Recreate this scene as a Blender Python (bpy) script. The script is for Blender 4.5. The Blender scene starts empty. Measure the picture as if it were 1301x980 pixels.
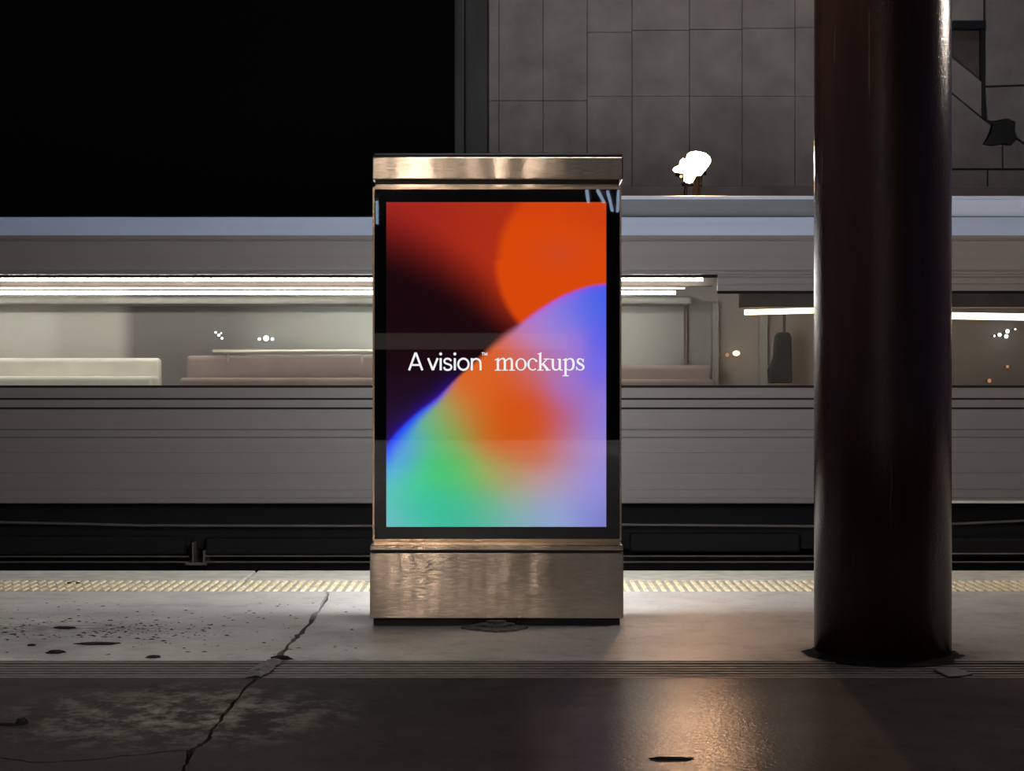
import bpy, bmesh, math, random
from mathutils import Vector, Matrix
from mathutils.geometry import tessellate_polygon
random.seed(7)
C = bpy.context.scene.collection
F, CX, HY, CZ = 2200.0, 650.5, 478.0, 1.27      # focal length (px), principal column, horizon row, eye height

def at(px, py, Y):                                # point seen at a pixel, at distance Y
    return Vector(((px - CX) * Y / F, Y, CZ + (HY - py) * Y / F))
def gx(px, Y): return (px - CX) * Y / F
def gz(py, Y): return CZ + (HY - py) * Y / F
def ground(px, py):                               # point of the platform surface
    Y = F * CZ / (py - HY)
    return Vector(((px - CX) * Y / F, Y, 0.0))
def s2l(c):
    return tuple(((v/255.0)/12.92 if v/255.0 <= 0.04045 else ((v/255.0+0.055)/1.055)**2.4) for v in c)

# ------------------------------------------------------------------ scene settings
sc = bpy.context.scene
sc.view_settings.view_transform = 'Standard'
sc.view_settings.look = 'None'
sc.view_settings.exposure = 0.0
sc.view_settings.gamma = 1.0
sc.view_settings.use_curve_mapping = False
try:
    sc.cycles.use_denoising = True
    sc.cycles.max_bounces = 8
    sc.cycles.transparent_max_bounces = 16
    sc.cycles.sample_clamp_indirect = 6.0
    sc.cycles.caustics_reflective = False
    sc.cycles.caustics_refractive = False
except Exception:
    pass

# ------------------------------------------------------------------ materials
def mat(name):
    m = bpy.data.materials.new(name); m.use_nodes = True
    nt = m.node_tree; nt.nodes.clear()
    out = nt.nodes.new('ShaderNodeOutputMaterial')
    return m, nt, out
def N(nt, t, **kw):
    n = nt.nodes.new(t)
    for k, v in kw.items(): setattr(n, k, v)
    return n
def math_(nt, op, a, b=None, clamp=False):
    n = N(nt, 'ShaderNodeMath', operation=op); n.use_clamp = clamp
    for i, v in enumerate((a, b)):
        if v is None: continue
        if isinstance(v, (int, float)): n.inputs[i].default_value = v
        else: nt.links.new(v, n.inputs[i])
    return n.outputs[0]
def mixc(nt, fac, a, b, mode='MIX'):
    n = N(nt, 'ShaderNodeMix', data_type='RGBA', blend_type=mode)
    if isinstance(fac, (int, float)): n.inputs['Factor'].default_value = fac
    else: nt.links.new(fac, n.inputs['Factor'])
    for k, v in ((6, a), (7, b)):
        if isinstance(v, tuple): n.inputs[k].default_value = (*v[:3], 1)
        else: nt.links.new(v, n.inputs[k])
    return n.outputs[2]
def pos(nt): return N(nt, 'ShaderNodeNewGeometry').outputs['Position']
def mapped(nt, scale=(1,1,1), loc=(0,0,0)):
    m = N(nt, 'ShaderNodeMapping'); nt.links.new(pos(nt), m.inputs['Vector'])
    m.inputs['Scale'].default_value = scale; m.inputs['Location'].default_value = loc
    return m.outputs[0]
def noise(nt, vec, scale, detail=4, rough=0.55):
    n = N(nt, 'ShaderNodeTexNoise'); nt.links.new(vec, n.inputs['Vector'])
    n.inputs['Scale'].default_value = scale; n.inputs['Detail'].default_value = detail; n.inputs['Roughness'].default_value = rough
    return n.outputs['Fac']
def rng(nt, v, a, b, c, d):
    n = N(nt, 'ShaderNodeMapRange'); nt.links.new(v, n.inputs[0])
    for i, x in enumerate((a, b, c, d)): n.inputs[i+1].default_value = x
    return n.outputs[0]
def bump(nt, h, strength, dist=0.01, normal=None):
    b = N(nt, 'ShaderNodeBump'); nt.links.new(h, b.inputs['Height'])
    b.inputs['Strength'].default_value = strength; b.inputs['Distance'].default_value = dist
    if normal is not None: nt.links.new(normal, b.inputs['Normal'])
    return b.outputs[0]
def setin(nt, node, name, v):
    if isinstance(v, (int, float)): node.inputs[name].default_value = v
    elif isinstance(v, tuple): node.inputs[name].default_value = (*v[:3], 1)
    else: nt.links.new(v, node.inputs[name])

def plain(name, col, rough=0.5, metal=0.0, spec=0.5, var=0.12, vscale=3.0, bmp=0.0, bscale=40.0, stretch=(1,1,1)):
    m, nt, out = mat(name)
    p = N(nt, 'ShaderNodeBsdfPrincipled')
    n1 = noise(nt, mapped(nt, stretch), vscale, 5)
    f = rng(nt, n1, 0.3, 0.7, 1 - var, 1 + var)
    cc = N(nt, 'ShaderNodeVectorMath', operation='SCALE'); cc.inputs[0].default_value = col[:3]; nt.links.new(f, cc.inputs['Scale'])
    nt.links.new(cc.outputs[0], p.inputs['Base Color'])
    setin(nt, p, 'Roughness', rough); setin(nt, p, 'Metallic', metal); setin(nt, p, 'Specular IOR Level', spec)
    if bmp:
        nt.links.new(bump(nt, noise(nt, mapped(nt, stretch), bscale, 4), bmp, 0.01), p.inputs['Normal'])
    nt.links.new(p.outputs[0], out.inputs['Surface'])
    return m
def emit(name, col, strength):
    m, nt, out = mat(name)
    e = N(nt, 'ShaderNodeEmission'); e.inputs[0].default_value = (*col[:3], 1); e.inputs[1].default_value = strength
    nt.links.new(e.outputs[0], out.inputs['Surface'])
    return m
def glass(name, tint=(1,1,1), rough=0.02, ior=1.5):
    m, nt, out = mat(name)
    t = N(nt, 'ShaderNodeBsdfTransparent'); t.inputs[0].default_value = (*tint, 1)
    g = N(nt, 'ShaderNodeBsdfGlossy'); g.inputs['Roughness'].default_value = rough
    fr = N(nt, 'ShaderNodeFresnel'); fr.inputs['IOR'].default_value = ior
    mx = N(nt, 'ShaderNodeMixShader')
    nt.links.new(fr.outputs[0], mx.inputs[0]); nt.links.new(t.outputs[0], mx.inputs[1]); nt.links.new(g.outputs[0], mx.inputs[2])
    nt.links.new(mx.outputs[0], out.inputs['Surface'])
    return m

def ellipse_mask(nt, x, y, rx, ry, inner=0.2):
    mp = N(nt, 'ShaderNodeMapping'); nt.links.new(pos(nt), mp.inputs['Vector'])
    mp.inputs['Location'].default_value = (-x/rx, -y/ry, 0); mp.inputs['Scale'].default_value = (1/rx, 1/ry, 0)
    l = N(nt, 'ShaderNodeVectorMath', operation='LENGTH'); nt.links.new(mp.outputs[0], l.inputs[0])
    return rng(nt, l.outputs['Value'], inner, 1.0, 1.0, 0.0)

def concrete_floor(name='worn_concrete', a=(0.33, 0.305, 0.29), b=(0.45, 0.435, 0.425), r0=0.30, r1=0.52, bs=0.25, spec=0.28, b2s=0.2, fs=34, damp=False):
    m, nt, out = mat(name)
    p = N(nt, 'ShaderNodeBsdfPrincipled')
    P = mapped(nt)
    big = noise(nt, P, 0.9, 6, 0.6); mid = noise(nt, P, 6, 6, 0.65); fine = noise(nt, P, 60, 5, 0.7)
    c = mixc(nt, rng(nt, big, 0.35, 0.65, 0, 1), a, b)
    c = mixc(nt, rng(nt, mid, 0.50, 0.70, 0, 0.6), c, tuple(v*0.55 for v in a))
    c = mixc(nt, rng(nt, fine, 0.52, 0.75, 0, 0.75), c, tuple(v*0.45 for v in a))
    # dirt trodden in at the left and worn, lighter cement nearer the camera
    dirt = ellipse_mask(nt, -2.35, 8.72, 1.05, 0.30)
    d2 = math_(nt, 'MULTIPLY', dirt, rng(nt, noise(nt, mapped(nt, (1, 2.2, 1)), 9, 7, 0.75), 0.38, 0.52, 0, 1))
    c = mixc(nt, math_(nt, 'MULTIPLY', d2, 0.9), c, (0.035, 0.03, 0.026))
    worn = ellipse_mask(nt, -1.25, 6.5, 0.75, 0.75)
    w2 = math_(nt, 'MULTIPLY', worn, rng(nt, noise(nt, mapped(nt, (1, 0.8, 1)), 7, 8, 0.72), 0.46, 0.62, 0, 1))
    c = mixc(nt, math_(nt, 'MULTIPLY', w2, 0.75), c, (0.62, 0.56, 0.44))
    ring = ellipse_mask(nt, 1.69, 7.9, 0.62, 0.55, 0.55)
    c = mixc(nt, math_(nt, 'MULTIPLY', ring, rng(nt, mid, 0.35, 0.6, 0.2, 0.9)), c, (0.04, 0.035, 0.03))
    nt.links.new(c, p.inputs['Base Color'])
    ro = rng(nt, noise(nt, P, 1.6, 5), 0.3, 0.7, r0, r1)
    p.inputs['Specular IOR Level'].default_value = spec
    if damp:                                        # a damp, smoother patch in the middle of the slab
        wm = ellipse_mask(nt, 0.80, 6.3, 0.80, 2.4, 0.0)
    nt.links.new(ro, p.inputs['Roughness'])
    b1 = bump(nt, noise(nt, P, fs, 5, 0.65), bs, 0.010)
    b2 = bump(nt, noise(nt, P, 5, 4, 0.5), b2s, 0.02, b1)
    nt.links.new(b2, p.inputs['Normal'])
    if damp:                                        # thin film of water over the dull concrete
        gl = N(nt, 'ShaderNodeBsdfGlossy'); gl.inputs['Roughness'].default_value = 0.13
        nt.links.new(bump(nt, noise(nt, P, 46, 3, 0.6), 0.25, 0.010), gl.inputs['Normal'])
        mx = N(nt, 'ShaderNodeMixShader'); nt.links.new(math_(nt, 'MULTIPLY', wm, 0.20), mx.inputs[0])
        nt.links.new(p.outputs[0], mx.inputs[1]); nt.links.new(gl.outputs[0], mx.inputs[2]); nt.links.new(mx.outputs[0], out.inputs['Surface'])
        return m
    nt.links.new(p.outputs[0], out.inputs['Surface'])
    return m

def brushed(name, col, rough=0.125, brush=0.5, waves=0.03):
    m, nt, out = mat(name)
    p = N(nt, 'ShaderNodeBsdfPrincipled')
    p.inputs['Metallic'].default_value = 1.0
    smud = noise(nt, mapped(nt), 7, 6, 0.6)
    c = mixc(nt, rng(nt, smud, 0.4, 0.75, 0, 0.6), col, tuple(v*0.72 for v in col))
    nt.links.new(c, p.inputs['Base Color'])
    nt.links.new(rng(nt, noise(nt, mapped(nt, (1, 1, 1)), 5, 4), 0.3, 0.7, rough*0.85, rough*1.15), p.inputs['Roughness'])
    p.inputs['Anisotropic'].default_value = 1.0; p.inputs['Anisotropic Rotation'].default_value = 0.25
    tg = N(nt, 'ShaderNodeTangent', direction_type='RADIAL', axis='Z'); nt.links.new(tg.outputs[0], p.inputs['Tangent'])
    # fine horizontal brushing lines tilt the surface up and down; slow sheet-metal waves tilt it sideways
    g = N(nt, 'ShaderNodeNewGeometry')
    fine = noise(nt, mapped(nt, (14, 14, 5200)), 1.0, 1, 0.5)
    slow = noise(nt, mapped(nt, (1.9, 1, 0.7)), 1.5, 1, 0.4)
    cx = N(nt, 'ShaderNodeCombineXYZ')
    nt.links.new(rng(nt, slow, 0, 1, -waves, waves), cx.inputs[0])
    nt.links.new(rng(nt, fine, 0, 1, -brush, brush), cx.inputs[2])
    ad = N(nt, 'ShaderNodeVectorMath', operation='ADD'); nt.links.new(g.outputs['Normal'], ad.inputs[0]); nt.links.new(cx.outputs[0], ad.inputs[1])
    no = N(nt, 'ShaderNodeVectorMath', operation='NORMALIZE'); nt.links.new(ad.outputs[0], no.inputs[0])
    nt.links.new(no.outputs[0], p.inputs['Normal'])
    nt.links.new(p.outputs[0], out.inputs['Surface'])
    return m

def painted_column():
    m, nt, out = mat('glossy_rust_paint')
    p = N(nt, 'ShaderNodeBsdfPrincipled')
    n1 = noise(nt, mapped(nt, (1, 1, 0.12)), 7, 6, 0.6)
    c = mixc(nt, rng(nt, n1, 0.35, 0.7, 0, 1), (0.046, 0.020, 0.014), (0.088, 0.037, 0.024))
    dr = noise(nt, mapped(nt, (1, 1, 0.03)), 38, 3, 0.5)
    c = mixc(nt, rng(nt, dr, 0.70, 0.76, 0, 0.6), c, (0.35, 0.24, 0.15))
    nt.links.new(c, p.inputs['Base Color'])
    nt.links.new(rng(nt, n1, 0.3, 0.7, 0.16, 0.21), p.inputs['Roughness'])
    p.inputs['Specular IOR Level'].default_value = 0.5
    b1 = bump(nt, noise(nt, mapped(nt), 110, 2, 0.6), 0.3, 0.006)
    nt.links.new(bump(nt, dr, 0.15, 0.004, b1), p.inputs['Normal'])
    nt.links.new(p.outputs[0], out.inputs['Surface'])
    return m

def interior_wall():
    # far wall panel colours; lit and dim stretches are put into them along its length
    m, nt, out = mat('carriage_lining')
    p = N(nt, 'ShaderNodeBsdfPrincipled')
    sx = N(nt, 'ShaderNodeSeparateXYZ'); nt.links.new(pos(nt), sx.inputs[0])
    r = N(nt, 'ShaderNodeValToRGB')
    nt.links.new(rng(nt, sx.outputs['X'], -6.0, 6.0, 0, 1), r.inputs[0])
    el = r.color_ramp.elements
    def f(px): return (gx(px, 17.2) + 6) / 12
    stops = [(-60, (0.74,0.72,0.64)), (60, (0.74,0.73,0.66)), (80, (0.62,0.60,0.53)), (150, (0.62,0.60,0.53)), (170, (0.21,0.19,0.18)), (290, (0.23,0.21,0.195)),
             (400, (0.55,0.56,0.50)), (470, (0.72,0.75,0.68)), (800, (0.62,0.62,0.56)), (860, (0.42,0.41,0.37)), (900, (0.36,0.33,0.30)), (945, (0.40,0.335,0.30)), (1000, (0.42,0.35,0.315)), (1300, (0.26,0.22,0.195))]
    while len(el) < len(stops): el.new(0.5)
    for e, (px, c) in zip(sorted(el, key=lambda e: e.position), stops): pass
    for i, (px, c) in enumerate(stops):
        el[i].position = min(1, max(0, f(px))); el[i].color = (*c, 1)
    nt.links.new(r.outputs[0], p.inputs['Base Color'])
    p.inputs['Roughness'].default_value = 0.5
    nt.links.new(p.outputs[0], out.inputs['Surface'])
    return m

M = {}
M['floor'] = concrete_floor()
M['floor_front'] = concrete_floor('dirty_dark_concrete', (0.058, 0.046, 0.041), (0.085, 0.070, 0.063), 0.60, 0.75, 0.2, 0.05, 0.10)  # darker, dirty concrete of the left front slabs
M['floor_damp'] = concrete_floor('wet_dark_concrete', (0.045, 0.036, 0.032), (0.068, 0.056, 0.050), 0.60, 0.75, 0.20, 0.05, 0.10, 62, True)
M['filler'] = plain('joint_dirt', (0.03, 0.026, 0.023), 0.95, bmp=0.6)
M['coping'] = plain('coping_concrete', (0.42, 0.39, 0.34), 0.6, var=0.25, vscale=8, bmp=0.3)
M['steel_dark'] = plain('dark_iron', (0.010, 0.008, 0.007), 0.8, 0.0, 0.1, bmp=0.1)
M['grate'] = plain('worn_grate_steel', (0.16, 0.138, 0.125), 0.5, 0.2, var=0.25, vscale=12)
M['tact'] = plain('tactile_paving_base', (0.34, 0.31, 0.25), 0.7, var=0.3, vscale=9, bmp=0.3)
M['tact_bar'] = plain('tactile_paving_cream', (0.62, 0.51, 0.33), 0.6, var=0.3, vscale=14)
M['brush'] = brushed('brushed_bronze_steel', (0.66, 0.535, 0.43))
M['trim'] = brushed('polished_bronze_edge', (0.72, 0.50, 0.34), 0.2, 0.5, 0.03)
M['black'] = plain('black_enamel', (0.006, 0.006, 0.006), 0.4)
M['bezel'] = plain('black_glass_backing', (0.004, 0.004, 0.005), 0.6, spec=0.1)
M['glass'] = glass('display_glass', (1, 1, 1), 0.012, 1.5)
M['column'] = painted_column()
M['mortar'] = plain('grimy_mortar', (0.009, 0.008, 0.007), 0.95, spec=0.1, bmp=0.8, bscale=30)
M['train'] = plain('carriage_paint_grey', (0.172, 0.152, 0.143), 0.45, 0.0, 0.5, var=0.06, vscale=2.0, stretch=(0.12, 1, 6))
M['train_skylit_blue'] = plain('carriage_pale_blue_skylit', (0.52, 0.59, 0.76), 0.4, var=0.05, vscale=2.0, stretch=(0.1, 1, 5))  # cool skylight on the cantrail put into this paint colour
M['shade_grey'] = plain('groove_shade_grey', (0.10, 0.09, 0.085), 0.6)
M['train_dark'] = plain('carriage_rubber_black', (0.010, 0.009, 0.009), 0.7, spec=0.2)
M['roof_unit'] = plain('roof_unit_grey', (0.15, 0.16, 0.19), 0.5, var=0.1, stretch=(0.2, 1, 4))
M['under'] = plain('underframe_soot', (0.006, 0.005, 0.005), 0.8, spec=0.2)
M['pipe'] = plain('dusty_pipe', (0.09, 0.078, 0.07), 0.5, 0.2)
M['pane'] = glass('carriage_glass', (0.96, 0.955, 0.94), 0.06, 1.45)
M['lining'] = interior_wall()
M['lining_white'] = plain('carriage_ceiling_white', (0.36, 0.345, 0.31), 0.5)
M['seat_cream'] = plain('cream_vinyl', (0.62, 0.585, 0.50), 0.5)
M['seat_rose'] = plain('dusty_rose_cloth', (0.24, 0.185, 0.165), 0.8)
M['seat_dark'] = plain('charcoal_cloth', (0.045, 0.042, 0.04), 0.8)
M['rail'] = plain('brushed_handrail', (0.6, 0.57, 0.5), 0.3, 0.7)
M['tube'] = emit('carriage_tube_light', (1.0, 0.995, 0.94), 35.0)
M['tube_warm'] = emit('warm_tube_light', (1.0, 0.82, 0.60), 4.5)
M['bulb'] = emit('cool_bulb', (0.9, 1.0, 1.0), 4.0)
M['bulb_warm'] = emit('amber_bulb', (1.0, 0.75, 0.4), 3.0)
M['bulb_dim'] = emit('dim_amber_bulb', (1.0, 0.5, 0.25), 0.5)
M['lampglow'] = emit('lamp_glow', (1.0, 0.55, 0.29), 260.0)
M['lampglow2'] = emit('lamp_glow_small', (1.0, 0.62, 0.25), 2.0)
M['wall'] = plain('grey_stone_panels', (0.285, 0.256, 0.235), 0.75, var=0.22, vscale=2.4, bmp=0.15, bscale=25)
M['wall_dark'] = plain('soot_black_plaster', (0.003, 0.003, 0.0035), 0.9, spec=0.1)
M['pillar_dark'] = plain('dark_stone', (0.055, 0.052, 0.05), 0.5, var=0.3, vscale=5, stretch=(1, 1, 0.1))
M['niche'] = plain('sooty_brown_render', (0.12, 0.095, 0.085), 0.85, var=0.2)
M['ballast'] = plain('trackbed_ballast', (0.03, 0.027, 0.025), 0.95, bmp=1.0, bscale=20)
M['railsteel'] = plain('rail_steel', (0.2, 0.17, 0.15), 0.35, 0.8)
M['ceil'] = plain('canopy_soffit', (0.10, 0.095, 0.09), 0.8)
M['ctube'] = emit('canopy_tube', (0.55, 0.72, 1.0), 6.0)
M['ctube_warm'] = emit('canopy_tube_warm', (1.0, 0.86, 0.72), 420.0)
M['band'] = emit('far_lit_band', (1.0, 0.85, 0.72), 0.3)
M['rear'] = emit('rear_display_white', (0.95, 0.99, 1.0), 28.0)
M['added_panel'] = emit('unseen_panel_warm', (1.0, 0.88, 0.75), 34.0)  # unseen panels added for the streaks in the kiosk metal
M['added_panel_white'] = emit('unseen_panel_white', (0.95, 0.96, 1.0), 22.0)  # unseen panel added to brighten the floor behind the camera
M['added_panel_down'] = emit('unseen_panel_neutral', (1.0, 0.97, 0.95), 11.0)  # unseen panel added to brighten the floor before the kiosk
M['white_ink'] = emit('display_white', (0.93, 0.93, 0.95), 1.0)
M['dado'] = plain('pale_tiles', (0.5, 0.48, 0.46), 0.5)
M['dirt'] = plain('dark_grit', (0.022, 0.018, 0.015), 0.95, bmp=0.6)
M['chip'] = plain('pale_chip', (0.7, 0.68, 0.64), 0.7)
M['slate'] = plain('broken_paving', (0.17, 0.155, 0.145), 0.7, var=0.35, vscale=22, bmp=0.9, bscale=60)
M['plate'] = plain('worn_cover_plate', (0.16, 0.14, 0.125), 0.5, 0.2, var=0.2, vscale=12)

# ------------------------------------------------------------------ mesh helpers
def obj(name, bm, m, parent=None, smooth=False, bevel=0.0, seg=2):
    bmesh.ops.recalc_face_normals(bm, faces=bm.faces)
    me = bpy.data.meshes.new(name); bm.to_mesh(me); bm.free()
    o = bpy.data.objects.new(name, me); C.objects.link(o)
    if m: me.materials.append(m)
    if parent is not None: o.parent = parent; o.matrix_parent_inverse = Matrix.Translation(-parent.location)
    if smooth:
        for p in me.polygons: p.use_smooth = True
    if bevel:
        b = o.modifiers.new('edge', 'BEVEL'); b.width = bevel; b.segments = seg; b.limit_method = 'ANGLE'; b.angle_limit = math.radians(40)
    return o
def box(bm, x0, x1, y0, y1, z0, z1):
    v = [bm.verts.new((x, y, z)) for z in (z0, z1) for y in (y0, y1) for x in (x0, x1)]
    for f in ((0,2,3,1), (4,5,7,6), (0,1,5,4), (2,6,7,3), (0,4,6,2), (1,3,7,5)):
        bm.faces.new([v[i] for i in f])
    return v
def cyl(bm, p0, p1, r0, r1=None, seg=16, caps=True):
    r1 = r0 if r1 is None else r1
    p0 = Vector(p0); p1 = Vector(p1); d = (p1 - p0).normalized()
    a = d.orthogonal().normalized(); b = d.cross(a)
    A = []; B = []
    for i in range(seg):
        t = 2*math.pi*i/seg; o = a*math.cos(t) + b*math.sin(t)
        A.append(bm.verts.new(p0 + o*r0)); B.append(bm.verts.new(p1 + o*r1))
    for i in range(seg):
        j = (i+1) % seg; bm.faces.new((A[i], A[j], B[j], B[i]))
    if caps: bm.faces.new(A[::-1]); bm.faces.new(B)
def lathe(bm, prof, origin, axis, seg=24):
    axis = Vector(axis).normalized(); a = axis.orthogonal().normalized(); b = axis.cross(a); o = Vector(origin)
    rings = []
    for r, h in prof:
        rings.append([bm.verts.new(o + axis*h + (a*math.cos(2*math.pi*i/seg) + b*math.sin(2*math.pi*i/seg))*max(r, 1e-5)) for i in range(seg)])
    for k in range(len(rings)-1):
        for i in range(seg):
            j = (i+1) % seg; bm.faces.new((rings[k][i], rings[k][j], rings[k+1][j], rings[k+1][i]))
    bm.faces.new(rings[0][::-1]); bm.faces.new(rings[-1])
def extrude_xy(bm, poly, z0, z1):
    lo = [bm.verts.new((x, y, z0)) for x, y in poly]; hi = [bm.verts.new((x, y, z1)) for x, y in poly]
    for t in tessellate_polygon([[Vector((x, y, 0)) for x, y in poly]]):
        bm.faces.new([hi[i] for i in t]); bm.faces.new([lo[i] for i in reversed(t)])
    n = len(poly)
    for i in range(n):
        j = (i+1) % n; bm.faces.new((lo[i], lo[j], hi[j], hi[i]))
def extrude_xz(bm, loops, y0, y1):               # outline with holes, thickness along Y
    tris = tessellate_polygon([[Vector((x, z, 0)) for x, z in l] for l in loops])
    flat = [p for l in loops for p in l]
    fr = [bm.verts.new((x, y0, z)) for x, z in flat]; bk = [bm.verts.new((x, y1, z)) for x, z in flat]
    for t in tris:
        try: bm.faces.new([fr[i] for i in t]); bm.faces.new([bk[i] for i in reversed(t)])
        except ValueError: pass
    k = 0
    for l in loops:
        n = len(l)
        for i in range(n):
            j = (i+1) % n; bm.faces.new((fr[k+i], fr[k+j], bk[k+j], bk[k+i]))
        k += n
def profile_x(bm, prof, x0, x1):                 # (y,z) outline swept along X
    A = [bm.verts.new((x0, y, z)) for y, z in prof]; B = [bm.verts.new((x1, y, z)) for y, z in prof]
    n = len(prof)
    for i in range(n):
        j = (i+1) % n; bm.faces.new((A[i], A[j], B[j], B[i]))
    for t in tessellate_polygon([[Vector((y, z, 0)) for y, z in prof]]):
        bm.faces.new([A[i] for i in t]); bm.faces.new([B[i] for i in reversed(t)])
def thing(name, label, cat, loc=(0,0,0), group=None):
    o = bpy.data.objects.new(name, None); C.objects.link(o); o.location = loc; o.empty_display_size = 0.1
    return tag(o, label, cat, group)
def tag(o, label, cat, group=None):
    o['label'] = label; o['category'] = cat; o['kind'] = 'thing'
    if group: o['group'] = group
    return o
def struct(name, bm, m, parent=None, **k):
    o = obj(name, bm, m, parent, **k)
    if parent is None: o['kind'] = 'structure'
    return o
def nb(): return bmesh.new()
def one_box(name, m, parent, *d, bevel=0.0):
    bm = nb(); box(bm, *d); return obj(name, bm, m, parent, bevel=bevel)

# ------------------------------------------------------------------ platform: slabs parted by the crooked joint
EDGE, DRN0, DRN1, NEAR = 11.31, 7.28, 7.72, 5.2
XL, XR = -9.0, 9.0
T0, T1 = 10.19, 10.75                            # tactile strip
back_pts = [ground(*p) for p in ((425,741),(418,756),(409,771),(398,785),(384,803),(372,815),(360,828),(351,837.5))]
back_pts[0].y = T0
back_pts.insert(0, Vector((back_pts[0].x, T0, 0)))
back_pts[1] = ground(418, 757)
back_pts[-1].y = DRN1
front_pts = [ground(*p) for p in ((325,863),(305,884),(290,902),(272,925),(262,942),(245,953))]
front_pts[0].y = DRN0
front_end = [ground(240,965), ground(233,980)]
branch = [ground(*p) for p in ((238,953),(200,957),(150,962),(100,967),(40,969),(0,963))]
def jit(pts, off, amp):
    return [(p.x + off + random.uniform(-amp, amp), p.y) for p in pts]
def densify(pts, n=5, amp=0.008):
    out = []
    for a, b in zip(pts[:-1], pts[1:]):
        for k in range(n):
            q = a.lerp(b, k/n)
            out.append(Vector((q.x + (random.uniform(-amp, amp) if k else 0), q.y, 0)))
    out.append(pts[-1]); return out
bp = densify(back_pts); fp = densify(front_pts); fe = densify(front_end + [Vector((front_end[-1].x - 0.06, NEAR, 0))]); br = densify(branch + [Vector((-4.0, branch[-1].y + 0.1, 0)), Vector((XL, branch[-1].y + 0.3, 0))], 5, 0.0)
br = [Vector((p.x, p.y + random.uniform(-0.01, 0.01), 0)) for p in br]
def gapw(p): return 0.005 + 0.008*abs(math.sin(p.y*5.0))**2 + random.uniform(0, 0.004)
bl = [(p.x - gapw(p), p.y) for p in bp]; brr = [(p.x + gapw(p), p.y) for p in bp]
fl = [(p.x - gapw(p)*0.6, p.y) for p in fp]; frr = [(p.x + gapw(p)*0.6, p.y) for p in fp + fe]
TH = -0.25
bm = nb(); extrude_xy(bm, [(XL, T0), (XL, DRN1)] + bl[::-1], TH, 0.0); struct('floor', bm, M['floor'])
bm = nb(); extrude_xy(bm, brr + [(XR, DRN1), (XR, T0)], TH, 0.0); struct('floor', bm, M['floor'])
bup = [(p.x, p.y + 0.004 + random.uniform(0, 0.005)) for p in br]
bdn = [(p.x, p.y - 0.004 - random.uniform(0, 0.005)) for p in br]
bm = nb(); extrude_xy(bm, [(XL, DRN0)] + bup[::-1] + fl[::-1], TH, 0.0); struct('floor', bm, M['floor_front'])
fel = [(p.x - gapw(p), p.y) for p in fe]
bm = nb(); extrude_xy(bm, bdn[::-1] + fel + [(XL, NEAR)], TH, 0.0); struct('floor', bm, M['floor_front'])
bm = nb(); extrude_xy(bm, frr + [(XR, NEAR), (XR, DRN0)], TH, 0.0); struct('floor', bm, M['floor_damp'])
bm = nb(); box(bm, XL, XR, -15.4, NEAR, TH, 0.0); struct('floor', bm, M['floor'])
# coping beyond the tactile strip, the strip's bed, and the body of the platform under everything
bm = nb(); box(bm, XL, gx(316, 11.0), T1, EDGE, TH, 0.0); box(bm, gx(316, 11.0)+0.012, XR, T1, EDGE, TH, 0.0); struct('trim_1', bm, M['coping'], bevel=0.012)
bm = nb(); box(bm, XL, XR, -15.4, EDGE - 0.03, -1.3, -0.045); struct('floor', bm, M['filler'])
# tactile strip
bm = nb(); box(bm, XL, XR, T0 + 0.004, T1 - 0.004, -0.06, -0.002)
t = obj('tactile_strip', bm, M['tact']); tag(t, 'cream yellow ribbed tactile strip along the platform edge', 'tactile paving')
bm = nb(); x = -6.0
while x < 6.0:
    for ya, yb in ((T0 + 0.03, T0 + 0.17), (T0 + 0.20, T0 + 0.35), (T0 + 0.38, T1 - 0.03)):
        w = 0.0145; h = 0.007
        a = [bm.verts.new(v) for v in ((x-w, ya, -0.003), (x+w, ya, -0.003), (x+w, yb, -0.003), (x-w, yb, -0.003))]
        b = [bm.verts.new(v) for v in ((x-w*0.6, ya+0.008, h), (x+w*0.6, ya+0.008, h), (x+w*0.6, yb-0.008, h), (x-w*0.6, yb-0.008, h))]
        bm.faces.new(b)
        for i in range(4): bm.faces.new((a[i], a[(i+1)%4], b[(i+1)%4], b[i]))
    x += 0.0535
rb = obj('ribs', bm, M['tact_bar'], t); rb['label'] = 'raised cream yellow ribs'
# drain grate
g = thing('drain_grate', 'long slotted steel drain channel set in the concrete in front of the kiosk', 'drain', (0, DRN0, -0.04))
bm = nb(); box(bm, XL, XR, DRN0 + 0.002, DRN1 - 0.002, -0.05, -0.035); obj('channel', bm, M['black'], g)
nbar = 7; pitch = (DRN1 - DRN0) / nbar
for k in range(nbar):
    y = DRN0 + (k + 0.5) * pitch
    bm = nb(); box(bm, XL, XR, y - 0.0165, y + 0.0165, -0.04, -0.003 + (0.002 if k in (0, nbar-1) else 0))
    obj('bar', bm, M['grate'], g, bevel=0.005)

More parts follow.
